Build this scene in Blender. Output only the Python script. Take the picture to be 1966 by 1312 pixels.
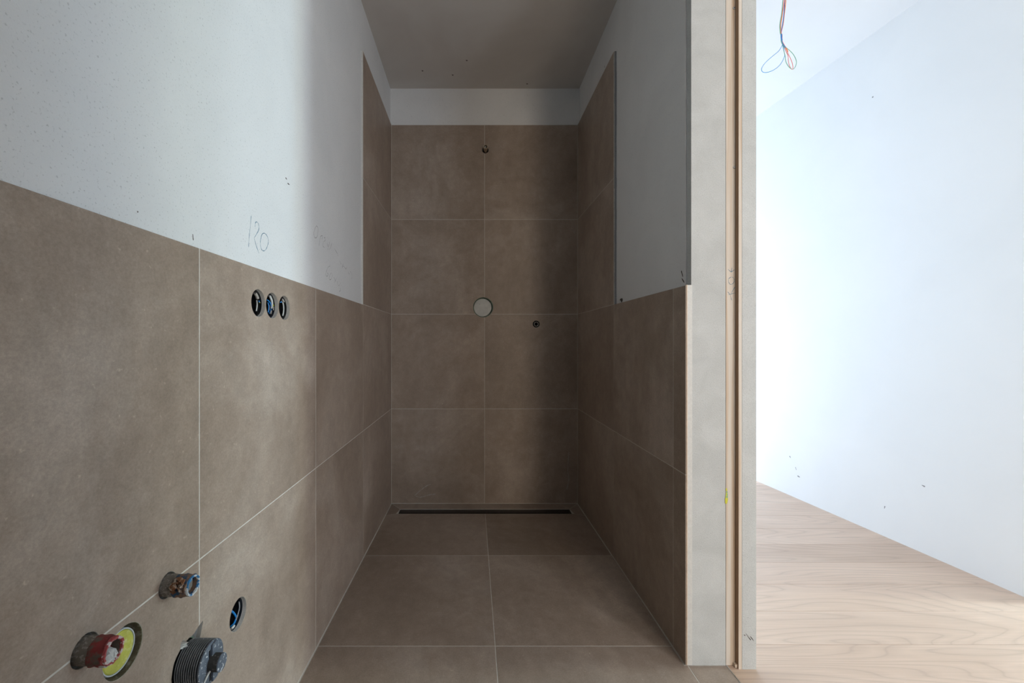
import bpy, bmesh, math, random
from mathutils import Vector, Matrix, noise

random.seed(7)
for o in list(bpy.data.objects):
    bpy.data.objects.remove(o, do_unlink=True)
SC = bpy.context.scene
COL = SC.collection

# ------------------------------------------------------------------ camera
W_PX, H_PX = 1966, 1312
LENS = 15.0
F_PX = LENS / 36.0 * W_PX            # focal length in pixels
VPX, VPY = 907.0, 659.0              # vanishing point of the room's long axis
CAM = Vector((0.0, 0.0, 1.0232))
cd = bpy.data.cameras.new('camera')
cam = bpy.data.objects.new('camera', cd)
COL.objects.link(cam)
cam.location = CAM
cam.rotation_euler = (math.pi / 2, 0, 0)
cd.sensor_width = 36.0
cd.lens = LENS
cd.shift_x = (W_PX / 2 - VPX) / W_PX
cd.shift_y = (VPY - H_PX / 2) / W_PX
cd.clip_start = 0.02
SC.camera = cam

# ------------------------------------------------------------------ world, light, exposure
SC.view_settings.view_transform = 'Standard'
SC.view_settings.look = 'None'
SC.view_settings.exposure = 0.0
SC.view_settings.gamma = 1.0
SC.view_settings.use_curve_mapping = False
wd = bpy.data.worlds.new('sky')
SC.world = wd
wd.use_nodes = True
wd.node_tree.nodes['Background'].inputs[0].default_value = (0.62, 0.78, 1.0, 1)
wd.node_tree.nodes['Background'].inputs[1].default_value = 0.3


def window_light(name, loc, direction, sx, sz, power, color):
    ld = bpy.data.lights.new(name, 'AREA')
    ld.shape = 'RECTANGLE'
    ld.size = sx
    ld.size_y = sz
    ld.energy = power
    ld.color = color
    o = bpy.data.objects.new(name, ld)
    COL.objects.link(o)
    o.location = loc
    o.rotation_euler = Vector(direction).to_track_quat('-Z', 'Y').to_euler()
    return o


# daylight in the windows of the neighbouring rooms
window_light('daylight_hall_rear', (1.66, -3.30, 1.35), (0, 1, 0), 0.56, 2.0, 46, (1.0, 0.87, 0.70))
# side window light split into three added strips, tinted to colour the left wall
window_light('side_window_tint_a', (5.30, 1.12, 1.30), (-1, 0, 0), 0.19, 2.0, 50, (0.78, 0.90, 1.0))
window_light('side_window_tint_b', (5.30, 1.33, 1.30), (-1, 0, 0), 0.19, 2.0, 60, (0.84, 1.0, 0.88))
window_light('side_window_tint_c', (5.30, 1.54, 1.30), (-1, 0, 0), 0.19, 2.0, 54, (0.58, 0.82, 1.0))
window_light('daylight_hall_far', (1.45, 4.66, 0.95), (0, -1, 0), 0.95, 1.8, 70, (0.64, 0.81, 1.0))

window_light('added_daylight_hall_side', (2.44, -1.45, 1.35), (-1, 0.0775, 0), 0.95, 2.0, 64, (0.88, 0.94, 1.0))  # added window light, unseen, brightens the left wall beyond the reveal


# ------------------------------------------------------------------ measuring frames
D = 2.717
XL, XR = -0.5158, 0.670


def frame(origin, normal, up=(0, 0, 1)):
    n = Vector(normal).normalized()
    u = Vector(up).cross(n).normalized()
    v = n.cross(u)
    m = Matrix((u, v, n)).transposed().to_4x4()
    m.translation = Vector(origin)
    return m


FL = frame((XL, D, 0), (1, -0.0061, 0))        # left wall : u -> +Y, v up, w into room (w=0 is tile face)
FR = frame((XR, D, 0), (-1, -0.0043, 0))       # right wall: u -> -Y
FB = frame((0, D, 0), (0, -1, 0))              # back wall : u -> +X
JY = 1.354                                      # door reveal plane
FJ = frame((0, JY, 0), (0, -1, 0))
FJ2 = frame((0, 1.337, 0), (0, -1, 0))
HALL_A = Vector((2.108, 3.169, 0))
HALL_DIR = Vector((-0.0775, 1, 0)).normalized()
FH = frame(HALL_A, (-HALL_DIR.y, HALL_DIR.x, 0))   # hall wall: n towards -X ; u -> -Y
FC = frame((0, 0, 2.65), (0, 0, -1), up=(0, 1, 0))


def on(fr, x, y, w=0.0):
    """measured image position -> (u, v) on the plane w of a wall frame"""
    d = Vector(((x - VPX) / F_PX, 1.0, (VPY - y) / F_PX))
    n = fr.col[2].to_3d()
    o = fr.translation + n * w
    t = (o - CAM).dot(n) / d.dot(n)
    p = fr.inverted() @ (CAM + d * t)
    return p.x, p.y


# ------------------------------------------------------------------ mesh helpers
def obj(name, verts, faces, mat, parent=None, mx=None, smooth=False):
    me = bpy.data.meshes.new(name)
    me.from_pydata([tuple(v) for v in verts], [], faces)
    bm = bmesh.new()
    bm.from_mesh(me)
    bmesh.ops.recalc_face_normals(bm, faces=bm.faces)
    bm.to_mesh(me)
    bm.free()
    if mat:
        me.materials.append(mat)
    if smooth:
        for p in me.polygons:
            p.use_smooth = True
        me.set_sharp_from_angle(angle=math.radians(40))
    return link(name, me, parent, mx)


def link(name, me, parent=None, mx=None):
    o = bpy.data.objects.new(name, me)
    COL.objects.link(o)
    if parent:
        o.parent = parent
    if mx is not None:
        o.matrix_basis = mx
    return o


def T(x, y, z):
    return Matrix.Translation((x, y, z))


class MB:
    def __init__(s):
        s.v, s.f = [], []

    def add(s, v, f):
        b = len(s.v)
        s.v += [tuple(p) for p in v]
        s.f += [tuple(i + b for i in q) for q in f]
        return s

    def box(s, x0, x1, y0, y1, z0, z1):
        return s.add([(x0, y0, z0), (x1, y0, z0), (x1, y1, z0), (x0, y1, z0),
                      (x0, y0, z1), (x1, y0, z1), (x1, y1, z1), (x0, y1, z1)],
                     [(0, 3, 2, 1), (4, 5, 6, 7), (0, 1, 5, 4), (1, 2, 6, 5), (2, 3, 7, 6), (3, 0, 4, 7)])

    def prism(s, poly, z0, z1, bev=0.0):
        n = len(poly)
        v = [(p[0], p[1], z0) for p in poly]
        if bev:
            ins = inset(poly, bev)
            v += [(p[0], p[1], z1 - bev) for p in poly] + [(p[0], p[1], z1) for p in ins]
            f = [tuple(range(n))[::-1], tuple(range(2 * n, 3 * n))]
            for k in (0, 1):
                f += [(k * n + i, k * n + (i + 1) % n, (k + 1) * n + (i + 1) % n, (k + 1) * n + i) for i in range(n)]
        else:
            v += [(p[0], p[1], z1) for p in poly]
            f = [tuple(range(n))[::-1], tuple(range(n, 2 * n))]
            f += [(i, (i + 1) % n, n + (i + 1) % n, n + i) for i in range(n)]
        return s.add(v, f)

    def lathe(s, prof, seg=32, jit=0.0, closed=False, center=(0, 0)):
        """profile of (r, z) turned about the local z axis"""
        v, f = [], []
        for k, (r, z) in enumerate(prof):
            for i in range(seg):
                a = 2 * math.pi * i / seg
                rr = r * (1 + jit * noise.noise((math.cos(a) * 2.3, math.sin(a) * 2.3, z * 150 + k)))
                v.append((center[0] + rr * math.cos(a), center[1] + rr * math.sin(a),
                          z + jit * 0.03 * noise.noise((math.cos(a) * 3, math.sin(a) * 3, 7 + k))))
        m = len(prof)
        for k in range(m if closed else m - 1):
            k2 = (k + 1) % m
            for i in range(seg):
                j = (i + 1) % seg
                f.append((k * seg + i, k * seg + j, k2 * seg + j, k2 * seg + i))
        if not closed:
            f.append(tuple(range(seg))[::-1])
            f.append(tuple(range((m - 1) * seg, m * seg)))
        return s.add(v, f)

    def tube(s, pts, r, seg=8, closed=False):
        pts = [Vector(p) for p in pts]
        n = len(pts)
        v, f = [], []
        up = Vector((0.31, 0.17, 0.93))
        for i, p in enumerate(pts):
            a = pts[i - 1] if (i or closed) else pts[0]
            b = pts[(i + 1) % n] if (i < n - 1 or closed) else pts[-1]
            t = (b - a).normalized()
            x = (up - t * up.dot(t))
            x = x.normalized() if x.length > 1e-4 else Vector((1, 0, 0))
            up = x
            y = t.cross(x)
            for k in range(seg):
                an = 2 * math.pi * k / seg
                v.append(p + (x * math.cos(an) + y * math.sin(an)) * r)
        for i in range(n if closed else n - 1):
            i2 = (i + 1) % n
            for k in range(seg):
                k2 = (k + 1) % seg
                f.append((i * seg + k, i * seg + k2, i2 * seg + k2, i2 * seg + k))
        if not closed:
            f.append(tuple(range(seg))[::-1])
            f.append(tuple(range((n - 1) * seg, n * seg)))
        return s.add(v, f)

    def stroke(s, pts, w, h=0.0004, jitter=0.0):
        """thin deposit of width w following points on a plane (x, y), height h"""
        n = len(pts)
        v, f = [], []
        for i, (x, y) in enumerate(pts):
            a = pts[max(i - 1, 0)]
            b = pts[min(i + 1, n - 1)]
            t = Vector((b[0] - a[0], b[1] - a[1]))
            t = t.normalized() if t.length > 1e-9 else Vector((1, 0))
            ww = w * (0.5 + jitter * (random.random() - 0.5))
            if i in (0, n - 1):
                ww *= 0.5
            nx, ny = -t.y * ww, t.x * ww
            v += [(x + nx, y + ny, 0), (x, y, h), (x - nx, y - ny, 0)]
        for i in range(n - 1):
            k = 3 * i
            f += [(k, k + 3, k + 4, k + 1), (k + 1, k + 4, k + 5, k + 2)]
        return s.add(v, f)

    def obj(s, name, mat, parent=None, mx=None, smooth=False):
        return obj(name, s.v, s.f, mat, parent, mx, smooth)


def inset(poly, d):
    n = len(poly)
    area = sum(poly[i][0] * poly[(i + 1) % n][1] - poly[(i + 1) % n][0] * poly[i][1] for i in range(n))
    sg = 1 if area > 0 else -1
    out = []
    for i in range(n):
        p0, p1, p2 = Vector(poly[i - 1][:2]), Vector(poly[i][:2]), Vector(poly[(i + 1) % n][:2])
        e1, e2 = (p1 - p0).normalized(), (p2 - p1).normalized()
        n1, n2 = Vector((-e1.y, e1.x)) * sg, Vector((-e2.y, e2.x)) * sg
        q = n1 + n2
        q = q / max(q.dot(n1), 0.2) * d
        out.append((p1.x + q.x, p1.y + q.y))
    return out


def smooth_pts(pts, sub=4, closed=False):
    P = [Vector(p) for p in pts]
    n = len(P)
    out = []
    for i in range(n if closed else n - 1):
        if closed:
            a, b, c, d = P[i - 1], P[i], P[(i + 1) % n], P[(i + 2) % n]
        else:
            a, b, c, d = P[max(i - 1, 0)], P[i], P[i + 1], P[min(i + 2, n - 1)]
        for k in range(sub):
            t = k / sub
            out.append(0.5 * ((2 * b) + (c - a) * t + (2 * a - 5 * b + 4 * c - d) * t * t + (3 * b - a - 3 * c + d) * t ** 3))
    if not closed:
        out.append(P[-1])
    return out


def tag(o, label, cat, group=None, kind=None):
    o['label'] = label
    o['category'] = cat
    if group:
        o['group'] = group
    if kind:
        o['kind'] = kind
    return o


def empty(name, mx, label, cat, group=None):
    o = bpy.data.objects.new(name, None)
    COL.objects.link(o)
    o.empty_display_size = 0.05
    o.matrix_basis = mx
    return tag(o, label, cat, group)


def cut(o, cutters):
    """cut the holes (meshes given in o's local space) out of o's mesh"""
    tmp = []
    for mb in cutters:
        me = bpy.data.meshes.new('cutter')
        me.from_pydata(mb.v, [], mb.f)
        bm = bmesh.new()
        bm.from_mesh(me)
        bmesh.ops.recalc_face_normals(bm, faces=bm.faces)
        bm.to_mesh(me)
        bm.free()
        c = bpy.data.objects.new('cutter', me)
        COL.objects.link(c)
        c.matrix_world = world_of(o)
        md = o.modifiers.new('cut', 'BOOLEAN')
        md.operation = 'DIFFERENCE'
        md.solver = 'EXACT'
        md.object = c
        tmp.append(c)
    bpy.context.view_layer.update()
    dg = bpy.context.evaluated_depsgraph_get()
    me = bpy.data.meshes.new_from_object(o.evaluated_get(dg))
    o.modifiers.clear()
    o.data = me
    for c in tmp:
        m = c.data
        bpy.data.objects.remove(c, do_unlink=True)
        bpy.data.meshes.remove(m)


def world_of(o):
    m = o.matrix_basis.copy()
    p = o.parent
    while p:
        m = p.matrix_basis @ m
        p = p.parent
    return m


# ------------------------------------------------------------------ materials
class Mat:
    def __init__(s, name, rough=0.6, spec=0.5, metal=0.0):
        s.m = bpy.data.materials.new(name)
        s.m.use_nodes = True
        s.nt = s.m.node_tree
        s.b = s.nt.nodes['Principled BSDF']
        s.b.inputs['Roughness'].default_value = rough
        s.b.inputs['Specular IOR Level'].default_value = spec
        s.b.inputs['Metallic'].default_value = metal

    def n(s, t, **kw):
        nd = s.nt.nodes.new(t)
        for k, v in kw.items():
            if k in nd.inputs.keys():
                nd.inputs[k].default_value = v
            else:
                setattr(nd, k, v)
        return nd

    def l(s, a, b):
        s.nt.links.new(a, b)

    def coord(s, scale=(1, 1, 1), rand=True):
        tc = s.n('ShaderNodeTexCoord')
        mp = s.n('ShaderNodeMapping')
        mp.inputs['Scale'].default_value = scale
        s.l(tc.outputs['Object'], mp.inputs['Vector'])
        if rand:
            oi = s.n('ShaderNodeObjectInfo')
            ml = s.n('ShaderNodeVectorMath', operation='SCALE')
            ml.inputs[0].default_value = (37.0, 91.0, 53.0)
            s.l(oi.outputs['Random'], ml.inputs['Scale'])
            s.l(ml.outputs[0], mp.inputs['Location'])
        return mp.outputs[0]

    def noise(s, vec, scale, detail=4, rough=0.55, dist=0.0):
        nd = s.n('ShaderNodeTexNoise')
        nd.inputs['Scale'].default_value = scale
        nd.inputs['Detail'].default_value = detail
        nd.inputs['Roughness'].default_value = rough
        nd.inputs['Distortion'].default_value = dist
        s.l(vec, nd.inputs['Vector'])
        return nd.outputs['Fac']

    def ramp(s, fac, stops):
        nd = s.n('ShaderNodeValToRGB')
        e = nd.color_ramp.elements
        while len(e) > 1:
            e.remove(e[-1])
        for i, (p, c) in enumerate(stops):
            q = e[0] if i == 0 else e.new(p)
            q.position = p
            q.color = tuple(c) + (1,) if len(c) == 3 else c
        s.l(fac, nd.inputs[0])
        return nd.outputs[0]

    def mix(s, fac, a, b, mode='MIX'):
        nd = s.n('ShaderNodeMix', data_type='RGBA', blend_type=mode)
        for sock, val in ((nd.inputs[0], fac), (nd.inputs[6], a), (nd.inputs[7], b)):
            if isinstance(val, (int, float)):
                sock.default_value = val
            elif isinstance(val, tuple):
                sock.default_value = val + (1,) if len(val) == 3 else val
            else:
                s.l(val, sock)
        return nd.outputs[2]

    def color(s, c):
        if isinstance(c, tuple):
            s.b.inputs['Base Color'].default_value = c + (1,)
        else:
            s.l(c, s.b.inputs['Base Color'])
        return s

    def bump(s, fac, strength=0.2, dist=0.001):
        nd = s.n('ShaderNodeBump')
        nd.inputs['Strength'].default_value = strength
        nd.inputs['Distance'].default_value = dist
        s.l(fac, nd.inputs['Height'])
        s.l(nd.outputs[0], s.b.inputs['Normal'])
        return s


def grey(v):
    return (v, v, v)


def mat_tile():
    m = Mat('porcelain_tile', rough=0.5, spec=0.35)
    v = m.coord((1, 1, 1))
    big = m.noise(v, 1.7, 9, 0.66, 0.5)
    c = m.ramp(big, [(0.28, (0.262, 0.198, 0.154)), (0.5, (0.350, 0.276, 0.222)), (0.72, (0.465, 0.390, 0.330))])
    vs = m.coord((6, 1.5, 6))
    st = m.ramp(m.noise(vs, 2.4, 6, 0.7), [(0.3, grey(0.90)), (0.7, grey(1.08))])
    c = m.mix(0.7, c, st, 'MULTIPLY')
    md = m.ramp(m.noise(v, 22, 8, 0.72, 0.4), [(0.3, grey(0.86)), (0.7, grey(1.13))])
    c = m.mix(0.8, c, md, 'MULTIPLY')
    fine = m.noise(v, 240, 4, 0.75)
    fr = m.ramp(fine, [(0.3, grey(0.80)), (0.7, grey(1.16))])
    c = m.mix(0.8, c, fr, 'MULTIPLY')
    fl_ = m.ramp(m.noise(v, 95, 2, 0.5), [(0.70, grey(1.0)), (0.76, grey(1.35))])
    c = m.mix(0.9, c, fl_, 'MULTIPLY')
    oi = m.n('ShaderNodeObjectInfo')
    c = m.mix(1.0, c, m.ramp(oi.outputs['Random'], [(0, grey(0.95)), (1, grey(1.04))]), 'MULTIPLY')
    m.color(c)
    m.l(m.ramp(big, [(0.3, grey(0.42)), (0.7, grey(0.56))]), m.b.inputs['Roughness'])
    m.bump(fine, 0.12, 0.0006)
    return m.m


def mat_plaster(name, lo, hi, pits=0.0, rough=0.8, bump=0.2, patch=3.0, pit_scale=150, grain=0.0):
    m = Mat(name, rough=rough, spec=0.25)
    v = m.coord((1, 1, 1), rand=False)
    big = m.noise(v, patch, 5, 0.55, 0.6)
    c = m.ramp(big, [(0.3, lo), (0.7, hi)])
    fine = m.noise(v, 330, 3, 0.6)
    if pits:
        pn = m.noise(v, pit_scale, 2, 0.5)
        pm = m.ramp(pn, [(0.28, grey(1.0 - pits)), (0.38, grey(1.0))])
        c = m.mix(1.0, c, pm, 'MULTIPLY')
    if grain:
        c = m.mix(1.0, c, m.ramp(m.noise(v, 420, 4, 0.7), [(0.32, grey(1 - grain)), (0.68, grey(1 + grain))]), 'MULTIPLY')
    m.color(c)
    m.bump(fine, bump, 0.0012)
    return m.m


def mat_plain(name, c, rough=0.6, spec=0.5, metal=0.0, var=0.12, scale=60, bump=0.0):
    m = Mat(name, rough, spec, metal)
    v = m.coord()
    k = m.noise(v, scale, 4)
    a = tuple(x * (1 - var) for x in c)
    b = tuple(min(1, x * (1 + var)) for x in c)
    m.color(m.ramp(k, [(0.3, a), (0.7, b)]))
    if bump:
        m.bump(k, bump, 0.001)
    return m.m


def mat_splash(name, base, splash, thr=0.6, scale=90, rough=0.45, soft=0.05, spec=0.5):
    m = Mat(name, rough, spec)
    v = m.coord()
    k = m.noise(v, scale, 3, 0.6)
    f = m.ramp(k, [(thr, grey(0)), (thr + soft, grey(1))])
    k2 = m.noise(v, 45, 4)
    b = m.ramp(k2, [(0.3, tuple(x * 0.8 for x in base)), (0.7, tuple(x * 1.2 for x in base))])
    m.color(m.mix(f, b, splash))
    m.bump(k, 0.3, 0.0015)
    return m.m


def mat_oak():
    m = Mat('oak_plank', rough=0.42, spec=0.4)
    v = m.coord((0.45, 4.2, 1))
    big = m.noise(v, 1.25, 1.5, 0.5, 0.25)
    mul = m.n('ShaderNodeMath', operation='MULTIPLY')
    mul.inputs[1].default_value = 24.0
    m.l(big, mul.inputs[0])
    fr = m.n('ShaderNodeMath', operation='FRACT')
    m.l(mul.outputs[0], fr.inputs[0])
    v2 = m.coord((3.0, 110.0, 1))
    gr = m.noise(v2, 1.6, 4, 0.65)
    v3 = m.coord((0.8, 2.5, 1))
    tint = m.noise(v3, 1.4, 3, 0.5)
    base = m.ramp(tint, [(0.3, (0.51, 0.365, 0.275)), (0.7, (0.62, 0.465, 0.365))])
    rings = m.ramp(fr.outputs[0], [(0.0, grey(0.84)), (0.10, grey(0.96)), (0.6, grey(1.04)), (0.92, grey(0.97)), (1.0, grey(0.84))])
    c = m.mix(0.9, base, rings, 'MULTIPLY')
    c = m.mix(0.7, c, m.ramp(gr, [(0.3, grey(0.88)), (0.7, grey(1.06))]), 'MULTIPLY')
    oi = m.n('ShaderNodeObjectInfo')
    c = m.mix(1.0, c, m.ramp(oi.outputs['Random'], [(0, grey(0.95)), (1, grey(1.04))]), 'MULTIPLY')
    m.color(c)
    m.bump(gr, 0.08, 0.0006)
    return m.m


def mat_wood_strip(name, lo, hi):
    m = Mat(name, rough=0.7, spec=0.3)
    v = m.coord((55, 0.9, 55))
    k = m.noise(v, 1.3, 5, 0.6, 0.2)
    m.color(m.ramp(k, [(0.30, lo), (0.42, tuple((a + b) / 2 for a, b in zip(lo, hi))), (0.54, hi)]))
    m.bump(k, 0.2, 0.0008)
    return m.m


M = dict(
    tile=mat_tile(),
    grout=mat_plain('grout', (0.60, 0.57, 0.52), 0.9, 0.2, var=0.1),
    plaster=mat_plaster('plaster_white', (0.70, 0.70, 0.70), (0.77, 0.77, 0.765), pits=0.10, bump=0.35),
    plaster_rough=mat_plaster('plaster_rolled', (0.70, 0.71, 0.72), (0.77, 0.775, 0.78), pits=0.26, bump=0.7, pit_scale=250),
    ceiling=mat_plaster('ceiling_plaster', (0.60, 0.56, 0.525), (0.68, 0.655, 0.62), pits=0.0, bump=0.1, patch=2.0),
    hall=mat_plaster('hall_paint', (0.83, 0.845, 0.86), (0.87, 0.88, 0.89), bump=0.12, patch=1.6),
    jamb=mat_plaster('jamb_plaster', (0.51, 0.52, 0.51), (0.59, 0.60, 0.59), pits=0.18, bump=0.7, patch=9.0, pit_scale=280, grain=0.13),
    core=mat_plain('wall_core', (0.30, 0.28, 0.26), 0.95, 0.1, bump=0.4),
    oak=mat_oak(),
    wood=mat_wood_strip('pine_strip', (0.56, 0.40, 0.26), (0.69, 0.62, 0.54)),
    wood_dark=mat_wood_strip('pine_edge', (0.22, 0.14, 0.085), (0.36, 0.24, 0.15)),
    trimwhite=mat_plain('edge_bead', (0.62, 0.61, 0.58), 0.5, var=0.06, scale=120),
    trimcream=mat_plain('edge_bead_nose', (0.66, 0.50, 0.36), 0.5, var=0.15, scale=90),
    metal=mat_plain('steel', (0.55, 0.56, 0.57), 0.35, 0.5, 1.0, 0.1),
    brass=mat_plain('brass', (0.56, 0.47, 0.36), 0.38, 0.5, 0.9, 0.2, 200),
    dark=mat_plain('black_plastic_and_shade', (0.012, 0.012, 0.013), 0.35, 0.5, var=0.3),
    bore_shade=mat_plain('hole_shade', (0.008, 0.007, 0.007), 0.95, 0.05),
    board=mat_plain('green_board', (0.16, 0.22, 0.17), 0.9, 0.2, var=0.25, bump=0.4),
    whitecap=mat_plain('white_filler', (0.60, 0.60, 0.575), 0.85, 0.2, var=0.07, scale=35),
    pencil=mat_plain('pencil', (0.12, 0.22, 0.29), 0.9, 0.1, var=0.3, scale=500),
    pencil_lo=mat_plain('pencil_faint', (0.30, 0.30, 0.31), 0.9, 0.1, var=0.3, scale=500),
    scuff=mat_plain('chalk_scuff', (0.40, 0.36, 0.32), 0.95, 0.1, var=0.2, scale=300),
    dirt=mat_plain('dirt_speck', (0.12, 0.10, 0.09), 0.95, 0.1, var=0.4, scale=300),
    blue=mat_plain('blue_wire', (0.008, 0.20, 0.55), 0.4),
    skyblue=mat_plain('blue_thin_wire', (0.08, 0.32, 0.62), 0.4),
    orange=mat_plain('orange_wire', (0.85, 0.22, 0.05), 0.4),
    pink=mat_plain('red_wire', (0.80, 0.20, 0.16), 0.4),
    green=mat_plain('green_wire', (0.16, 0.40, 0.24), 0.4),
    yellow=mat_plain('yellow_wire', (0.62, 0.60, 0.04), 0.4),
    brown=mat_plain('brown_wire', (0.18, 0.09, 0.04), 0.4),
)

# ------------------------------------------------------------------ tile helpers
JT = 0.0026           # joint width
ROW = 0.603          # vertical pitch
Z0 = 0.003
TL, TR, TB = 0.008, 0.013, 0.010     # how far tiles stand proud of the plaster
tile_cache = {}


def tile_mesh(w, h, t):
    k = (round(w, 4), round(h, 4), t)
    if k not in tile_cache:
        mb = MB().prism([(-w / 2, -h / 2), (w / 2, -h / 2), (w / 2, h / 2), (-w / 2, h / 2)], -t, 0, 0.0005)
        me = bpy.data.meshes.new('tile')
        me.from_pydata(mb.v, [], mb.f)
        me.materials.append(M['tile'])
        tile_cache[k] = me
    return tile_cache[k]


def put_tile(parent, u0, u1, v0, v1, t, holes=()):
    """tile between joint centre lines u0..u1, v0..v1"""
    w, h = u1 - u0 - JT, v1 - v0 - JT
    cu, cv = (u0 + u1) / 2, (v0 + v1) / 2
    me = tile_mesh(w, h, t)
    o = link('tile', me, parent, T(cu, cv, random.uniform(-0.0001, 0.0003)))
    hit = [f for f in holes if f[0] - f[2] < u1 and f[0] + f[2] > u0 and f[1] - f[2] < v1 and f[1] + f[2] > v0]
    if hit:
        o.data = me.copy()
        cut(o, [hole_cutter(f, -cu, -cv, -0.1, 0.1) for f in hit])
    return o


def hole_cutter(f, du, dv, w0, w1, grow=0.0):
    u, v, r = f[:3]
    mb = MB()
    if len(f) > 3 and f[3] == 'drain':      # ragged hole with a pointed saw cut at the top
        pts = []
        for i in range(40):
            a = 2 * math.pi * i / 40
            rr = r + grow + 0.002 * noise.noise((math.cos(a) * 2, math.sin(a) * 2, 3))
            if 4 <= i <= 7:
                rr = r + grow + (0.010, 0.026, 0.014, 0.004)[i - 4]
            pts.append((u + du + rr * math.cos(a), v + dv + rr * math.sin(a)))
        mb.prism(pts, w0, w1)
    else:
        mb.prism([(u + du + (r + grow) * math.cos(2 * math.pi * i / 48), v + dv + (r + grow) * math.sin(2 * math.pi * i / 48)) for i in range(48)], w0, w1)
    return mb


def structure(name, mb, mat, label, cat, mx=None):
    o = mb.obj(name, mat, None, mx)
    return tag(o, label, cat, kind='structure')


HB, HH = 2.65, 2.703    # ceiling heights: bathroom, hall

# ------------------------------------------------------------------ left wall
def yl(y):                # distance along the left wall for a depth y
    return y - D


SOCK = [on(FL, 496.5, 581.8), on(FL, 522.8, 587.0), on(FL, 546.5, 592.0)]
sv = sum(p[1] for p in SOCK) / 3
su = SOCK[1][0]
SOCK = [(su - 0.0715, sv), (su, sv), (su + 0.0715, sv)]
LOWBOX = on(FL, 457.5, 1179.5)
YELLOW = on(FL, 238.0, 1250.0)
PIPE_A = (on(FL, 322.0, 1124.0)[0], 0.6035)
PIPE_B = (on(FL, 163.5, 1245.0)[0], 0.6035)
DRAIN = (0.789 - D, 0.433)
holesL = [SOCK[0] + (0.034,), SOCK[1] + (0.034,), SOCK[2] + (0.034,), LOWBOX + (0.034,), YELLOW + (0.037,),
          PIPE_A + (0.0215,), PIPE_B + (0.0215,), DRAIN + (0.0405, 'drain')]
Y_END = -0.9
wl = structure('wall_left', MB().box(yl(Y_END), 0.16, -0.12, HH + 0.05, -0.2, -TL), M['plaster_rough'],
               'white plaster wall on the left above a brown tiled dado', 'wall', FL)
cut(wl, [hole_cutter(f, 0, 0, -0.075, 0.05, -0.0005 if i != 4 else -0.002) for i, f in enumerate(holesL)])
UJ = [0.0, -0.6865, -1.2895, -1.8925, -2.4955, -3.0985]
VJ = [Z0 - 0.0015 + ROW * k for k in range(5)]
gr = MB().prism([(0.006, 0), (0.006, VJ[4] - 0.0015), (UJ[1], VJ[4] - 0.0015), (UJ[1], VJ[2] - 0.0015), (UJ[5], VJ[2] - 0.0015), (UJ[5], 0)],
                -TL - 0.002, -0.0004)
g = gr.obj('grout', M['grout'], wl)
cut(g, [hole_cutter(f, 0, 0, -0.1, 0.1, -0.0003) for f in holesL])
for c in range(5):
    for r in range(4 if c == 0 else 2):
        put_tile(wl, UJ[c + 1], UJ[c] - (0.0015 if c == 0 else 0), VJ[r], VJ[r + 1], TL, holesL)
# filler bead along the standing edge of the tall shower tiles
b = MB()
for k in range(24):
    z0, z1 = VJ[2] + k * (VJ[4] - VJ[2]) / 24, VJ[2] + (k + 1) * (VJ[4] - VJ[2]) / 24
    e = UJ[1] - 0.004 - 0.004 * random.random()
    b.box(e, UJ[1] + 0.0015, z0, z1, -TL - 0.001, -0.0012 - 0.001 * random.random())
b.obj('filler_bead', M['trimwhite'], wl)

# ------------------------------------------------------------------ back wall
SHOWER_HOLE = on(FB, 932.0, 288.5)
DISC_HOLE = on(FB, 927.6, 590.2)
MIXER_HOLE = on(FB, 1029.6, 622.5)
holesB = [SHOWER_HOLE + (0.0205,), DISC_HOLE + (0.0645,), MIXER_HOLE + (0.0225,)]
wb = structure('wall_back', MB().box(XL - 0.15, XR + 0.15, -0.12, HH + 0.05, -0.2, -TB), M['plaster'],
               'white plaster strip above the brown tiled shower end wall', 'wall', FB)
cut(wb, [hole_cutter(f, 0, 0, -0.07, 0.05, -0.0005) for f in holesB])
UB = on(FB, 930.3, 604)[0]
g = MB().box(XL - 0.004, XR + 0.004, 0.0, VJ[4] - 0.0015, -TB - 0.002, -0.0004).obj('grout', M['grout'], wb)
cut(g, [hole_cutter(f, 0, 0, -0.1, 0.1, -0.0003) for f in holesB])
for r in range(4):
    put_tile(wb, XL, UB, VJ[r], VJ[r + 1], TB, holesB)
    put_tile(wb, UB, XR, VJ[r], VJ[r + 1], TB, holesB)

# ------------------------------------------------------------------ right wall and door reveal
UR = [0.0, 0.684, 1.282, 1.3635]
JX0 = 0.6945            # plaster face of the right wall at the reveal
XH = 0.8894             # hall side of the wall
wr = structure('wall_right', MB().box(-2.0, 1.336, -0.12, HH + 0.05, -0.2135, -TR), M['plaster'],
               'grey shaded plaster wall on the right above the brown tiled dado', 'wall', FR)
MB().prism([(-0.006, 0), (1.3625, 0), (1.3625, VJ[2] - 0.0015), (UR[1], VJ[2] - 0.0015), (UR[1], VJ[4] - 0.0015), (-0.006, VJ[4] - 0.0015)],
           -TR - 0.002, -0.0004).obj('grout', M['grout'], wr)
for c in range(3):
    for r in range(4 if c == 0 else 2):
        put_tile(wr, UR[c] + (0.0015 if c == 0 else 0), UR[c + 1] + (0.0015 if c == 2 else 0), VJ[r], VJ[r + 1], TR)
b = MB()
for k in range(24):
    z0, z1 = VJ[2] + k * (VJ[4] - VJ[2]) / 24, VJ[2] + (k + 1) * (VJ[4] - VJ[2]) / 24
    e = UR[1] + 0.002 + 0.003 * random.random()
    b.box(UR[1] - 0.0015, e, z0, z1, -TR - 0.001, -0.003 - 0.002 * random.random())
b.obj('filler_bead', M['pencil_lo'], wr)
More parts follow.
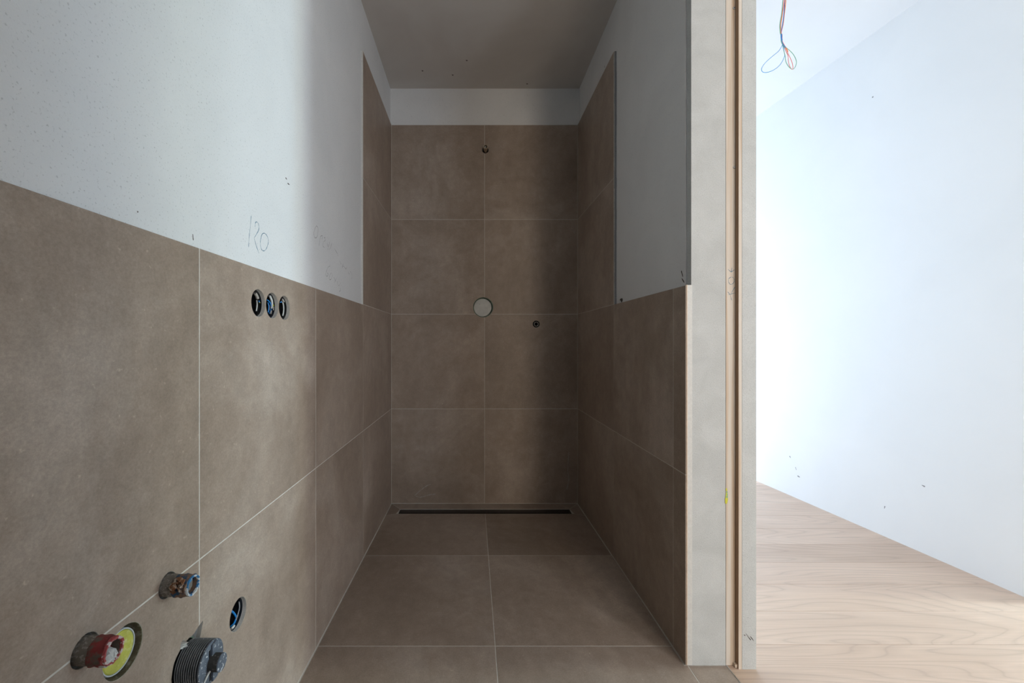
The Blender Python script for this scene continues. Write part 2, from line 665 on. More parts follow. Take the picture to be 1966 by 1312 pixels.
# chipped corner lump beside the dado top
MB().lathe([(0.0, -0.003), (0.010, -0.002), (0.008, 0.003), (0.003, 0.006)], 10, 0.6).obj(
    'mortar_lump', M['dirt'], wr, T(on(FR, 1194, 577, -TR)[0], on(FR, 1194, 577, -TR)[1], -TR), True)

# reveal: plastered end of the wall, a pine lining strip, a stepped outer lining
dj = structure('door_1', MB().box(JX0, 0.8035, 0.0, 2.42, -0.03, 0.0), M['jamb'],
               'rough white plastered door reveal with pine lining strips', 'door reveal', FJ)
MB().box(0.8040, 0.8335, 0.001, 2.42, -0.03, 0.0012).obj('lining_strip', M['wood'], dj)
MB().box(0.8335, 0.8365, 0.001, 2.42, -0.045, -0.02).obj('lining_gap', M['dark'], dj)
st2 = MB().box(0.8345, 0.8445, -0.001, 2.42, -0.03, 0.0168).obj('lining_strip', M['wood'], dj)
MB().box(0.8338, 0.83455, -0.001, 2.42, -0.03, 0.0160).obj('strip_edge', M['wood_dark'], st2)
MB().box(0.8450, XH, -0.002, 2.42, -0.03, 0.0170).obj('outer_lining', M['jamb'], dj)
MB().box(0.8444, 0.8451, -0.002, 2.42, 0.0, 0.0163).obj('lining_joint', M['dirt'], dj)
# bead closing the edge of the tiled dado
MB().box(0.6815, JX0 + 0.0025, 0.001, VJ[2] + 0.0, -0.006, 0.0012).obj('edge_bead', M['trimwhite'], dj)
MB().box(0.6793, 0.6816, 0.001, VJ[2] + 0.001, -0.006, 0.0016).obj('edge_bead_nose', M['trimcream'], dj)


def screw(px, py):
    u, v = on(FJ, px, py)
    s = MB().lathe([(0.0045, 0), (0.0045, 0.0012), (0.0035, 0.0022), (0.001, 0.0024)], 14).obj('screw', M['metal'], dj, T(u, v, 0.0012), True)
    c = MB().box(-0.0022, 0.0022, -0.0005, 0.0005, 0.0021, 0.0027).box(-0.0005, 0.0005, -0.0022, 0.0022, 0.0021, 0.0027)
    c.obj('screw_slot', M['dark'], s)


screw(1409.0, 16.5)
screw(1409.5, 322.0)
u, v = on(FJ, 1412.0, 1278)
MB().box(-0.006, 0.006, 0, 0.010, 0, 0.010).obj('wood_chip', M['wood'], dj, T(u - 0.002, 0.001, 0.002))
# lintel over the wide opening; unseen stub, thinned and placed to block side light
structure('trim_1', MB().box(JX0, XH, -0.10, JY + 0.02, 2.42, HH + 0.05), M['plaster'], 'plaster lintel above the wide sliding door opening', 'lintel')
structure('wall_near_right', MB().box(JX0, 0.755, -3.4, -0.10, -0.12, HH + 0.05), M['plaster'], 'plaster wall stub between bathroom and hall behind the viewer, shaped to block light', 'wall')
structure('wall_front', MB().box(XL - 0.3, JX0, Y_END - 0.15, Y_END, -0.12, HH + 0.05), M['plaster'], 'plain plaster bathroom wall behind the viewer', 'wall')
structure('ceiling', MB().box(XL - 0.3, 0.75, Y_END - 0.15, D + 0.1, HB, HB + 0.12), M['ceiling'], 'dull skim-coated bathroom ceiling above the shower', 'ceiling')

# ------------------------------------------------------------------ bathroom floor
XT = 0.8065              # tile / oak boundary


def fl(x, y):            # measured position on the floor -> (X, Y)
    t = CAM.z / ((y - VPY) / F_PX)
    return (x - VPX) / F_PX * t, t


xl = lambda y: XL + 0.0061 * (y - D) + 0.0022
xr = lambda y: XR - 0.0043 * (y - D) - 0.0022
YS0, YS1 = 2.5560, 2.6275                # drain slot
SX0, SX1 = -0.4450, 0.5980
YJ = [2.0545, 1.4400, 0.8370, 0.2340, -0.3690, -0.9]
XM = 0.0767
fb = MB()
fb.box(XL - 0.2, XT, Y_END, YS0, -0.14, -0.0005)
fb.box(XL - 0.2, 0.75, YS1, D + 0.02, -0.14, -0.0005)
fb.box(XL - 0.2, SX0, YS0, YS1, -0.14, -0.0005)
fb.box(SX1, 0.75, YS0, YS1, -0.14, -0.0005)
fb.box(SX0, SX1, YS0, YS1, -0.14, -0.09)
floor = structure('floor', fb, M['grout'], 'brown porcelain tiled bathroom floor with pale grout joints', 'floor')


def floor_tile(poly, dz=0.0, name='tile', t=0.010):
    area = sum(poly[i][0] * poly[(i + 1) % len(poly)][1] - poly[(i + 1) % len(poly)][0] * poly[i][1] for i in range(len(poly)))
    if area < 0:
        poly = poly[::-1]
    p = inset(poly, JT / 2)
    cx = sum(q[0] for q in p) / len(p)
    cy = sum(q[1] for q in p) / len(p)
    mb = MB().prism([(q[0] - cx, q[1] - cy) for q in p], -t, 0, 0.0005)
    return mb.obj(name, M['tile'], floor, T(cx, cy, dz + random.uniform(-0.0001, 0.0002)))


YE = 2.530
ys = [YE] + YJ
for k in range(len(ys) - 1):
    y1, y0 = ys[k], ys[k + 1]
    if k == 0:
        floor_tile([(xl(y0), y0), (XM, y0), (XM, YS0), (SX0 - 0.012, YS0), (xl(y1), y1)])
        floor_tile([(XM, y0), (xr(y0), y0), (xr(y1), y1), (SX1 + 0.012, YS0), (XM, YS0)])
    else:
        yy = y0
        floor_tile([(xl(y0), y0), (XM, y0), (XM, y1), (xl(y1), y1)])
        xe0 = 0.6835 if y0 < JY else xr(y0)
        floor_tile([(XM, y0), (0.6835, y0), (0.6835, min(y1, JY)), (xr(y1), min(y1, JY) if y1 < JY else JY), (xr(y1), y1), (XM, y1)] if y1 > JY > y0
                   else [(XM, y0), (xe0, y0), (xe0, y1), (XM, y1)])
for y0, y1 in ((0.837, JY - 0.001), (0.234, 0.837), (-0.369, 0.234)):
    floor_tile([(0.6835, y0), (XT - 0.002, y0), (XT - 0.002, y1), (0.6835, y1)])
floor_tile([(SX0, YS1), (SX1, YS1), (xr(D), D), (xl(D), D)], 0.0)
floor_tile([(SX0, YS1), (xl(D), D), (xl(YE), YE), (SX0 - 0.012, YS0)], 0.0)
floor_tile([(SX1, YS1), (xr(D), D), (xr(YE), YE), (SX1 + 0.012, YS0)], 0.0)

# linear drain sunk in the slot
dr = empty('shower_drain', T((SX0 + SX1) / 2, (YS0 + YS1) / 2, -0.088), 'dark linear shower drain channel sunk along the tiled end wall', 'drain')
hx, hy = (SX1 - SX0) / 2 - 0.002, (YS1 - YS0) / 2 - 0.002
MB().box(-hx, hx, -hy, hy, 0, 0.002).box(-hx, hx, -hy, -hy + 0.002, 0, 0.0865).box(-hx, hx, hy - 0.002, hy, 0, 0.0865).box(
    -hx, -hx + 0.002, -hy, hy, 0, 0.0865).box(hx - 0.002, hx, -hy, hy, 0, 0.0865).obj('channel', mat_plain('drain_channel', (0.05, 0.038, 0.03), 0.6), dr)
for a0, a1 in ((-hx + 0.012, XM - (SX0 + SX1) / 2 - 0.0015), (XM - (SX0 + SX1) / 2 + 0.0015, hx - 0.012)):
    MB().prism([(a0, -hy + 0.006), (a1, -hy + 0.006), (a1, hy - 0.008), (a0, hy - 0.008)], 0.048, 0.057, 0.0007).obj('tile_insert', M['tile'], dr)

# threshold profile and oak floor
tp = MB().box(XT - 0.002, XT + 0.001, -0.9, JY - 0.001, -0.012, 0.0012)
tag(tp.obj('threshold_profile', M['metal']), 'thin metal edge strip between brown floor tile and oak boards', 'floor strip')
fh = structure('floor_hall', MB().box(XT + 0.001, 2.9, -3.6, 5.0, -0.14, -0.012), M['core'], 'pale oak board floor of the bright neighbouring room', 'floor')
PW = 0.1805
y = 1.447 - PW * 27
row = 0
plank_cache = {}


def plank(x0, x1, y0, y1):
    k = (round(x1 - x0, 4), round(y1 - y0, 4))
    if k not in plank_cache:
        w, h = (x1 - x0) / 2 - 0.0004, (y1 - y0) / 2 - 0.0004
        mb = MB().prism([(-w, -h), (w, -h), (w, h), (-w, h)], -0.012, 0, 0.0006)
        me = bpy.data.meshes.new('plank')
        me.from_pydata(mb.v, [], mb.f)
        me.materials.append(M['oak'])
        plank_cache[k] = me
    link('plank', plank_cache[k], fh, T((x0 + x1) / 2, (y0 + y1) / 2, 0))


while y < 4.7:
    y1 = y + PW
    xs = XT + 0.001 if (y1 < JY + 0.18 and y > -0.55) else XT + 0.001
    if row % 3 == 0:
        plank(xs, 2.75, y, y1)
    else:
        q = xs + (0.12, 1.75)[row % 3 - 1]
        plank(xs, q, y, y1)
        plank(q, 2.75, y, y1)
    y = y1
    row += 1

# ------------------------------------------------------------------ hall and side room
def hx_at(y):
    return HALL_A.x - 0.0775 * (y - HALL_A.y)


def uh(y):
    return (HALL_A.y - y) / HALL_DIR.y


DO0, DO1, DOZ = 1.00, 1.665, 2.30
wh = MB()
wh.box(uh(5.0), uh(DO1), -0.12, HH + 0.05, -0.18, 0)
wh.box(uh(DO0), uh(-0.95), -0.12, HH + 0.05, -0.18, 0)
wh.box(uh(-1.95), uh(-3.6), -0.12, HH + 0.05, -0.18, 0)
wh.box(uh(-0.95), uh(-1.95), -0.12, 0.3, -0.18, 0)
wh.box(uh(-0.95), uh(-1.95), 2.4, HH + 0.05, -0.18, 0)
wh.box(uh(DO1), uh(DO0), DOZ, HH + 0.05, -0.18, 0)
whall = structure('wall_hall', wh, M['hall'], 'bright white wall of the neighbouring room behind the reveal', 'wall', FH)
structure('ceiling_hall', MB().box(JX0, 2.9, -3.6, 5.0, HH, HH + 0.12), mat_plaster('hall_ceiling_paint', (0.74, 0.745, 0.755), (0.78, 0.785, 0.79), bump=0.1, patch=1.6), 'bright white ceiling of the neighbouring room', 'ceiling')


def wall_with_window(name, mx, u0, u1, v1, wu0, wu1, wv0, wv1, label):
    mb = MB().box(u0, wu0, -0.12, v1, -0.2, 0).box(wu1, u1, -0.12, v1, -0.2, 0).box(wu0, wu1, -0.12, wv0, -0.2, 0).box(wu0, wu1, wv1, v1, -0.2, 0)
    return structure(name, mb, M['hall'], label, 'wall', mx)


def window_frame(name, mx, u0, u1, v0, v1, label):
    t = 0.05
    mb = MB().box(u0, u0 + t, v0, v1, -0.12, -0.06).box(u1 - t, u1, v0, v1, -0.12, -0.06).box(u0 + t, u1 - t, v0, v0 + t, -0.12, -0.06).box(
        u0 + t, u1 - t, v1 - t, v1, -0.12, -0.06)
    return structure(name, mb, M['trimwhite'], label, 'window', mx)


window_frame('added_window_4', FH, uh(-0.95), uh(-1.95), 0.3, 2.4, 'white frame of the added hall side window, unseen behind the viewer')  # frame around the added side window light
FA = frame((0, -3.4, 0), (0, 1, 0))          # u -> -X
wall_with_window('wall_hall_rear', FA, -2.9, -0.6, HH + 0.05, -1.98, -1.34, 0.3, 2.4, 'hall end wall with window behind the viewer')
window_frame('window_1', FA, -1.98, -1.34, 0.3, 2.4, 'white frame of the hall window behind the viewer')
FF = frame((0, 4.75, 0), (0, -1, 0))
wall_with_window('wall_hall_far', FF, 0.6, 2.6, HH + 0.05, 0.93, 1.97, 0.02, 1.95, 'hall end wall with window hidden beyond the reveal')
window_frame('window_2', FF, 0.93, 1.97, 0.02, 1.95, 'white frame of the hidden far hall window')
FS = frame((5.4, 0, 0), (-1, 0, 0))          # u -> -Y
wall_with_window('wall_side_room', FS, -3.0, 1.0, HH + 0.05, -1.70, -0.96, 0.25, 2.35, 'side room outer wall with narrow balcony window')
window_frame('window_3', FS, -1.70, -0.96, 0.25, 2.35, 'white frame of the narrow side room window')
structure('wall_side_far', MB().box(2.2, 5.6, 2.6, 2.75, -0.12, HH + 0.05), M['hall'], 'far wall of the side room', 'wall')
structure('wall_side_near', MB().box(2.5, 5.6, -0.75, -0.6, -0.12, HH + 0.05), M['hall'], 'near wall of the side room', 'wall')
structure('ceiling_side', MB().box(2.9, 5.6, -0.75, 2.75, HH, HH + 0.12), M['hall'], 'white ceiling of the side room', 'ceiling')
structure('floor_side', MB().box(2.75, 5.6, -0.75, 2.75, -0.14, -0.001), M['oak'], 'oak floor of the side room', 'floor')

# ------------------------------------------------------------------ things set in the left wall
def at(fr, u, v, w=0.0):
    return fr @ T(u, v, w)


def socket_box(uv, r, label, group, wires, smears):
    """wires and smears: measured points (x, y) with their depth behind the tile face"""
    e = empty('electrical_box', at(FL, uv[0], uv[1], -TL), label, 'electrical box', group)
    ri, ro, dp = r - 0.0022, r - 0.0004, 0.055
    MB().lathe([(ro, -0.0005), (ro, -dp), (0.0005, -dp), (0.0005, -dp + 0.002), (ri, -dp + 0.002), (ri, -0.0005)], 40, closed=True).obj('cup', M['dark'], e, None, True)

    def loc(x, y, d):
        u, v = on(FL, x, y, -d)
        du, dv = u - uv[0], v - uv[1]
        q = math.hypot(du, dv)
        lim = ri - 0.002
        if q > lim:
            du, dv = du * lim / q, dv * lim / q
        return (du, dv, TL - d)

    for m, rr, pts in smears:
        MB().tube(smooth_pts([loc(*p) for p in pts], 5), rr, 8).obj('mortar_smear', M[m], e, None, True)
    for m, rr, pts in wires:
        MB().tube(smooth_pts([loc(*p) for p in pts], 6), rr, 8).obj('wire', M[m], e, None, True)
    return e


GS = 'socket boxes under the dado edge'
socket_box(SOCK[0], 0.034, 'open black socket box nearest the viewer, first of three in the tiled dado', GS,
           [('blue', 0.0013, [(503, 575, 0.014), (504.5, 578, 0.013), (503.5, 581, 0.013)]),
            ('yellow', 0.0013, [(502, 580.5, 0.013), (504, 581, 0.012), (505.5, 580.5, 0.012)])],
           [('scuff', 0.0040, [(490, 561, 0.016), (495, 565, 0.016), (500, 569, 0.016)]),
            ('whitecap', 0.0017, [(498, 574, 0.019), (500, 584, 0.019), (499.5, 594, 0.019), (496, 604, 0.018)])])
socket_box(SOCK[1], 0.034, 'open socket box with blue wire loops, middle of three in the tiled dado', GS,
           [('blue', 0.0016, [(512.5, 576, 0.020), (516, 578.5, 0.018), (519.5, 584, 0.017), (520.5, 592, 0.017), (519, 600, 0.018), (516.5, 603, 0.02)]),
            ('blue', 0.0015, [(514, 581, 0.022), (516, 588, 0.020), (515.5, 596, 0.020), (514.5, 600, 0.021)]),
            ('yellow', 0.0013, [(527.5, 588, 0.012), (529.5, 585, 0.011)]),
            ('brown', 0.0015, [(515, 585, 0.023), (518, 589, 0.021), (517, 596, 0.021)])],
           [('whitecap', 0.0030, [(517.5, 568, 0.013), (522, 577, 0.014), (524.5, 588, 0.015), (524, 594, 0.016)]),
            ('scuff', 0.0016, [(522, 598, 0.016), (522, 608, 0.015)]), ('scuff', 0.0014, [(529.5, 590, 0.011), (529, 600, 0.011)])])
socket_box(SOCK[2], 0.034, 'open socket box closest to the shower, last of three in the tiled dado', GS,
           [('blue', 0.0016, [(537.5, 581, 0.020), (540, 580, 0.018), (543, 579, 0.017)])],
           [('whitecap', 0.0019, [(541, 576, 0.017), (545, 582, 0.016), (547.5, 592, 0.016), (547.5, 602, 0.016), (544.5, 611, 0.015)]),
            ('scuff', 0.0026, [(542, 572, 0.013), (548, 575, 0.012)])])
socket_box(LOWBOX, 0.034, 'open box with one bright blue wire, low on the tiled wall above the drain', None,
           [('blue', 0.0022, [(442, 1172, 0.026), (449, 1178, 0.020), (453.5, 1186, 0.017), (454, 1195, 0.016), (449, 1202, 0.016), (442, 1205, 0.018)])],
           [('whitecap', 0.0024, [(444, 1210, 0.012), (450, 1205, 0.012)]), ('pencil_lo', 0.0014, [(461, 1152, 0.014), (462.5, 1164, 0.014), (459, 1180, 0.015), (455, 1195, 0.015)])])


def stub_pipe(uv, label, body, collar, lip, inner, length, plug):
    e = empty('capped_water_pipe', at(FL, uv[0], uv[1], -TL), label, 'pipe', 'supply pipe stubs on the tiled wall')
    R = 0.0172
    L = length + TL
    MB().lathe([(R, -0.06), (R * 1.0, 0.0), (R * 1.02, L * 0.3), (R * 0.98, L * 0.52), (R * 0.6, L * 0.54)], 40, 0.05).obj('sleeve', body, e, None, True)
    MB().lathe([(R * 0.96, L * 0.46), (R * 1.05, L * 0.55), (R * 1.0, L * 0.66), (R * 1.07, L * 0.76), (R * 0.98, L * 0.86), (R * 1.03, L * 0.95),
                (R * 0.9, L), (R * 0.78, L * 0.98), (R * 0.74, L * 0.6), (R * 0.3, L * 0.58)], 44, 0.11).obj('cap', collar, e, None, True)
    MB().lathe([(R * 0.99, L * 0.97), (R * 0.95, L * 1.025), (R * 0.80, L * 1.02), (R * 0.76, L * 0.97)], 44, 0.045, closed=True).obj('cap_lip', lip, e, None, True)
    q = MB()
    if plug:      # lump of white filler slanting inside the mouth
        q.lathe([(R * 0.64, L * 0.60), (R * 0.68, L * 0.80), (R * 0.62, L * 0.96), (R * 0.42, L * 1.03), (R * 0.1, L * 1.04)], 28, 0.12)
        o = q.obj('filler_plug', M['whitecap'], e, T(-0.0025, -0.0035, 0.0) @ Matrix.Rotation(0.10, 4, 'X'), True)
    else:
        q.lathe([(R * 0.70, L * 0.62), (R * 0.66, L * 0.84), (R * 0.5, L * 0.86), (R * 0.1, L * 0.86)], 28, 0.05)
        q.obj('pipe_core', inner, e, None, True)
    return e


mud = mat_splash('mortar_sleeve', (0.20, 0.175, 0.15), (0.36, 0.33, 0.29), 0.52, 220, 0.9, 0.1, 0.2)
redcap = mat_splash('red_cap', (0.26, 0.035, 0.035), (0.15, 0.11, 0.085), 0.47, 60, 0.7, 0.10)
redlip = mat_splash('red_cap_rim', (0.36, 0.06, 0.06), (0.55, 0.45, 0.43), 0.5, 140, 0.6)
bluecap = mat_splash('blue_cap', (0.02, 0.07, 0.14), (0.20, 0.12, 0.08), 0.47, 75, 0.7, 0.08)
bluelip = mat_splash('blue_cap_rim', (0.03, 0.16, 0.34), (0.55, 0.57, 0.57), 0.47, 110, 0.6)
pa = stub_pipe(PIPE_A, 'muddy supply pipe stub with torn blue cap beside the tile joint', mud, bluecap, bluelip, mat_plain('pipe_core', (0.17, 0.155, 0.14), 0.6), 0.044, False)
# dried lump of foam on the blue capped pipe
q = MB().lathe([(0.002, -0.004), (0.0075, -0.002), (0.009, 0.003), (0.006, 0.007), (0.001, 0.009)], 18, 0.5)
q.obj('foam_lump', mat_splash('dried_foam', (0.22, 0.10, 0.05), (0.48, 0.42, 0.35), 0.5, 160, 0.9, 0.1, 0.2), pa,
      T(-0.013, 0.008, 0.034) @ Matrix.Rotation(-0.9, 4, 'Y') @ Matrix.Scale(1.2, 4), True)
pb = stub_pipe(PIPE_B, 'muddy supply pipe stub with red cap and white filler inside', mud, redcap, redlip, M['whitecap'], 0.039, True)

# yellow capped outlet
e = empty('capped_outlet', at(FL, YELLOW[0], YELLOW[1], -TL), 'recessed white outlet closed with a round yellow cap beside red pipe', 'outlet')
olive = mat_splash('dusty_sleeve', (0.10, 0.085, 0.05), (0.20, 0.18, 0.13), 0.5, 120, 0.9, 0.15, 0.2)
MB().lathe([(0.0367, 0.0070), (0.0346, -0.001), (0.0346, -0.06), (0.0335, -0.06), (0.0335, 0.000), (0.0358, 0.0068)], 48, closed=True).obj('sleeve', olive, e, None, True)
MB().lathe([(0.0312, -0.055), (0.0312, 0.000), (0.0304, 0.002), (0.0290, 0.002), (0.0284, 0.000), (0.0284, -0.055)], 48, closed=True).obj(
    'rim', mat_plain('outlet_rim', (0.50, 0.54, 0.56), 0.5, var=0.06), e, T(-0.002, 0, 0), True)
MB().lathe([(0.0283, -0.03), (0.0283, 0.0010), (0.027, 0.0022), (0.012, 0.0024), (0.0005, 0.0024)], 48).obj(
    'yellow_cap', mat_splash('yellow_cap', (0.50, 0.50, 0.09), (0.60, 0.60, 0.30), 0.52, 90, 0.7, 0.2), e, T(-0.002, 0, 0), True)

# threaded waste pipe with grey plug
e = empty('waste_pipe_plug', at(FL, DRAIN[0], DRAIN[1], -TL), 'dark grey threaded waste pipe plug with central knob', 'drain plug')
R = 0.0375
L = 0.046 + TL
MB().lathe([(R * 0.915, -0.06), (R * 0.915, L - 0.005), (R * 0.6, L - 0.0045)], 64).obj('pipe_body', M['dark'], e, None, True)
th = MB()
nth = 10
pit = (L - TL - 0.006) / nth
for k in range(nth):
    z = TL + 0.001 + k * pit
    th.lathe([(R * 0.90, z), (R * 0.985, z + pit * 0.12), (R * 0.995, z + pit * 0.22), (R * 0.985, z + pit * 0.34), (R * 0.90, z + pit * 0.46)], 64, closed=True)
th.obj('thread', mat_splash('thread_highlight', (0.17, 0.175, 0.18), (0.32, 0.31, 0.29), 0.60, 120, 0.35, 0.1), e, None, True)  # lighter grey rings put the highlights of the black threads into the colour
plugm = mat_splash('grey_plug', (0.115, 0.140, 0.180), (0.60, 0.62, 0.63), 0.60, 170, 0.5, 0.03)
pl = MB().lathe([(R * 0.93, L - 0.005), (R * 0.985, L - 0.004), (R * 0.985, L - 0.001), (R * 0.95, L), (R * 0.2, L)], 64).obj('plug_face', plugm, e, None, True)
# raised cross rib, split by slots, and the round knob
MB().prism([(-0.004, 0.014), (0.016, 0.014), (0.017, 0.030), (0.010, 0.035), (-0.003, 0.033)], L, L + 0.004, 0.0008).obj('rib', plugm, e, None)
MB().prism([(-0.002, -0.014), (-0.002, -0.034), (0.010, -0.034), (0.016, -0.028), (0.014, -0.012)], L, L + 0.004, 0.0008).obj('rib', plugm, e, None)
MB().box(-0.009, -0.005, 0.013, 0.027, L, L + 0.0006).obj('slot', M['dark'], e)
MB().box(-0.008, -0.003, -0.030, -0.013, L, L + 0.0006).obj('slot', M['dark'], e)
mudk = mat_splash('plug_knob_side', (0.06, 0.058, 0.055), (0.14, 0.13, 0.12), 0.55, 200, 0.8, 0.1, 0.2)
MB().lathe([(0.0150, L), (0.0150, L + 0.0175), (0.010, L + 0.018)], 36).obj('knob', mudk, e, None, True)
MB().lathe([(0.0150, L + 0.0172), (0.0155, L + 0.0182), (0.0150, L + 0.0192), (0.003, L + 0.0195)], 36, 0.02).obj('knob_face', plugm, e, None, True)
MB().tube([(-0.026, -0.020, L + 0.001), (-0.018, -0.011, L + 0.003), (-0.012, -0.006, L + 0.005)], 0.0016, 6).obj('chip', M['trimwhite'], e, None, True)
MB().lathe([(0.0398, 0.0), (0.0398, -0.05), (0.0375, -0.05), (0.0375, -0.001)], 48, closed=True).obj('board_edge', M['board'], e, None, True)
u, v = -0.004, 0.044
MB().lathe([(0.001, 0.003), (0.006, 0.004), (0.0075, 0.009), (0.003, 0.012)], 12, 0.5).obj('filler_lump', M['whitecap'], e, T(-0.012, 0.041, 0.0), True)

# ------------------------------------------------------------------ things set in the back wall
e = empty('round_wall_opening', at(FB, DISC_HOLE[0], DISC_HOLE[1], -TB), 'round cut-out with pale filler disc in the shower end wall', 'wall opening')
MB().lathe([(0.0630, 0.004), (0.0632, -0.03), (0.0580, -0.03), (0.0595, 0.002)], 56, 0.012, closed=True).obj('board_edge', M['board'], e, None, True)
MB().lathe([(0.0565, -0.03), (0.0568, -0.0045), (0.054, -0.003), (0.002, -0.0026)], 56, 0.008).obj('filler_disc', M['whitecap'], e, T(-0.0035, -0.001, 0), True)
MB().lathe([(0.0018, -0.003), (0.0018, -0.0018), (0.0005, -0.0015)], 10).obj('nail_hole', M['dirt'], e, T(-0.022, 0.022, 0), True)

e = empty('shower_pipe_stub', at(FB, SHOWER_HOLE[0], SHOWER_HOLE[1], -TB), 'brass shower pipe stub sticking out high on the end wall', 'pipe')
MB().lathe([(0.0190, 0.004), (0.0190, -0.05), (0.0170, -0.05), (0.0170, 0.004)], 30, closed=True).obj('sleeve', M['dark'], e, None, True)
MB().lathe([(0.0105, -0.05), (0.0105, 0.010), (0.0125, 0.012), (0.0125, 0.016), (0.0115, 0.018), (0.0125, 0.020), (0.0125, 0.024), (0.0115, 0.026), (0.0128, 0.028),
            (0.0128, 0.034), (0.0142, 0.036), (0.0142, 0.056), (0.0135, 0.058), (0.0108, 0.058), (0.0104, 0.054), (0.0100, 0.030)], 28).obj('nipple', M['brass'], e, None, True)
MB().lathe([(0.0100, 0.042), (0.0050, 0.043), (0.0005, 0.043)], 20).obj('bore_shade', M['dark'], e, None, True)  # black disc stands in for the shade inside the pipe mouth
MB().lathe([(0.0045, 0.042), (0.006, 0.050), (0.0035, 0.056), (0.0005, 0.057)], 14, 0.3).obj('thread_seal', M['trimwhite'], e, T(-0.0035, 0.001, 0), True)
MB().tube([(0.0125, 0.006, 0.050), (0.022, 0.0035, 0.046), (0.032, 0.002, 0.040)], 0.0010, 6).obj('hemp_strand', M['scuff'], e, None, True)

e = empty('mixer_pipe_stub', at(FB, MIXER_HOLE[0], MIXER_HOLE[1], -TB), 'small dark mixer pipe socket in the right end wall tile', 'pipe')
MB().lathe([(0.0212, 0.006), (0.0212, -0.05), (0.0200, -0.05), (0.0200, 0.006)], 32, closed=True).obj('sleeve', M['bore_shade'], e, None, True)  # near-black sleeve, shade inside the hole put into its colour
MB().lathe([(0.0150, -0.05), (0.0154, 0.008), (0.0146, 0.012), (0.0112, 0.012), (0.0100, 0.008), (0.0100, -0.05)], 32, closed=True).obj('socket_ring', mat_plain('shaded_ring_metal', (0.20, 0.19, 0.18), 0.5, 0.5, 0.5), e, None, True)  # ring metal darkened to carry the shade of the hole
MB().lathe([(0.0205, -0.012), (0.004, -0.0118), (0.0005, -0.0118)], 24).obj('bore_shade', M['bore_shade'], e, None, True)  # black disc added as the shade deep in the hole

# ------------------------------------------------------------------ hanging cable bundle in the hall
YC = 2.0


def air(x, y, dy=0.0):
    return ((x - VPX) / F_PX * YC, YC + dy, CAM.z + (VPY - y) / F_PX * YC)


base = Vector((air(1508, 0)[0], YC, HH))
e = empty('hanging_cables', T(*base), 'bundle of coloured cables with loops hanging from the bright ceiling', 'cable')
rel = lambda pts: [Vector(p) - base for p in pts]
knot = [(1500.5, 68), (1500.5, 78), (1503, 85), (1508, 92)]
n = 0
for m, off in (('orange', 0), ('green', -2), ('blue', 1.2), ('orange', 2.2), ('pink', -1)):
    a = n * 1.25
    pts = [air(1508 + off * 0.6, -30, 0.001 * n), air(1506 + off, 0, 0.003 * math.sin(a)), air(1503.2 + off * 1.1, 25, 0.003 * math.cos(a)),
           air(1500.0 + off * (1.4 if m != 'pink' else 2.2), 47, 0.003 * math.sin(a + 2)), air(1499.6 + off * 0.5, 62, 0.002)] + [air(px + off * 0.25, py, 0.002 * math.cos(a)) for px, py in knot]
    MB().tube(smooth_pts(rel(pts), 5), 0.0017, 8).obj('cable', M[m], e, None, True)
    n += 1
MB().tube(smooth_pts(rel([air(1500.2, 66), air(1500.4, 72), air(1501, 78)]), 4), 0.0034, 10).obj('wrap', M['blue'], e, None, True)
MB().tube(smooth_pts(rel([air(1501, 79), air(1502, 86), air(1495, 98), air(1482, 109), air(1469, 121), air(1462.5, 131), air(1464, 138), air(1473, 139), air(1486, 134),
                          air(1498, 124), air(1506, 109), air(1507, 100, 0.004), air(1504, 88, 0.002), air(1502, 80, 0.002)]), 6), 0.0013, 8).obj('cable_loop', M['skyblue'], e, None, True)
MB().tube(smooth_pts(rel([air(1503, 82), air(1509, 91), air(1516, 97), air(1524, 106), air(1529, 118), air(1527, 128), air(1522, 133), air(1515, 129), air(1509, 119), air(1507.2, 107), air(1506, 96, 0.004), air(1503, 84, 0.003)]), 6),
          0.0013, 8).obj('cable_loop', M['green'], e, None, True)
MB().tube(smooth_pts(rel([air(1503, 83), air(1509, 92), air(1512.5, 102), air(1517, 111), air(1521, 121), air(1522.3, 131), air(1520, 133), air(1516, 127), air(1513.5, 117), air(1513, 108), air(1511, 99, 0.004), air(1504, 85, 0.003)]), 6),
          0.0013, 8).obj('cable_loop', M['pink'], e, None, True)
MB().tube(smooth_pts(rel([air(1501.5, 80), air(1506, 88), air(1510, 94), air(1512.5, 100)]), 4), 0.0024, 8).obj('wrap', M['orange'], e, None, True)
MB().lathe([(0.022, 0.0), (0.022, -0.004), (0.012, -0.006), (0.001, -0.006)], 24).obj('ceiling_hole_rim', M['trimwhite'], e, None, True)


# ------------------------------------------------------------------ handwriting, scuffs and specks on the surfaces
def marks(name, parent, fr, w, strokes, width, mat, label=None, jitter=0.6):
    mb = MB()
    for s in strokes:
        pts = [on(fr, x, y, w) for x, y in s]
        if len(pts) > 1:
            pts = [(p.x, p.y) for p in smooth_pts([(a, b, 0) for a, b in pts], 4)]
        mb.stroke(pts, width, 0.0003, jitter)
    o = mb.obj(name, mat, parent, T(0, 0, w + 0.0001))
    if label:
        o['label'] = label
    return o


# pencilled figures 1 2 0 on the left wall
marks('pencil_writing', wl, FL, -TL, [
    [(482.2, 414), (480.8, 432), (478.6, 452), (477.2, 475)],
    [(489.5, 436), (490.5, 427.5), (494.2, 427), (496.8, 433), (497.0, 440), (493.5, 448), (487.8, 457)],
    [(487.8, 457), (491, 469), (494, 478), (497, 486.5)],
    [(501, 455), (504.5, 448.5), (510, 449.5), (514.2, 457), (515, 466), (512, 476), (508, 481.5), (503, 480.5), (500, 472), (500, 462), (502, 454)],
], 0.0016, M['pencil'], 'pencilled figures 120')
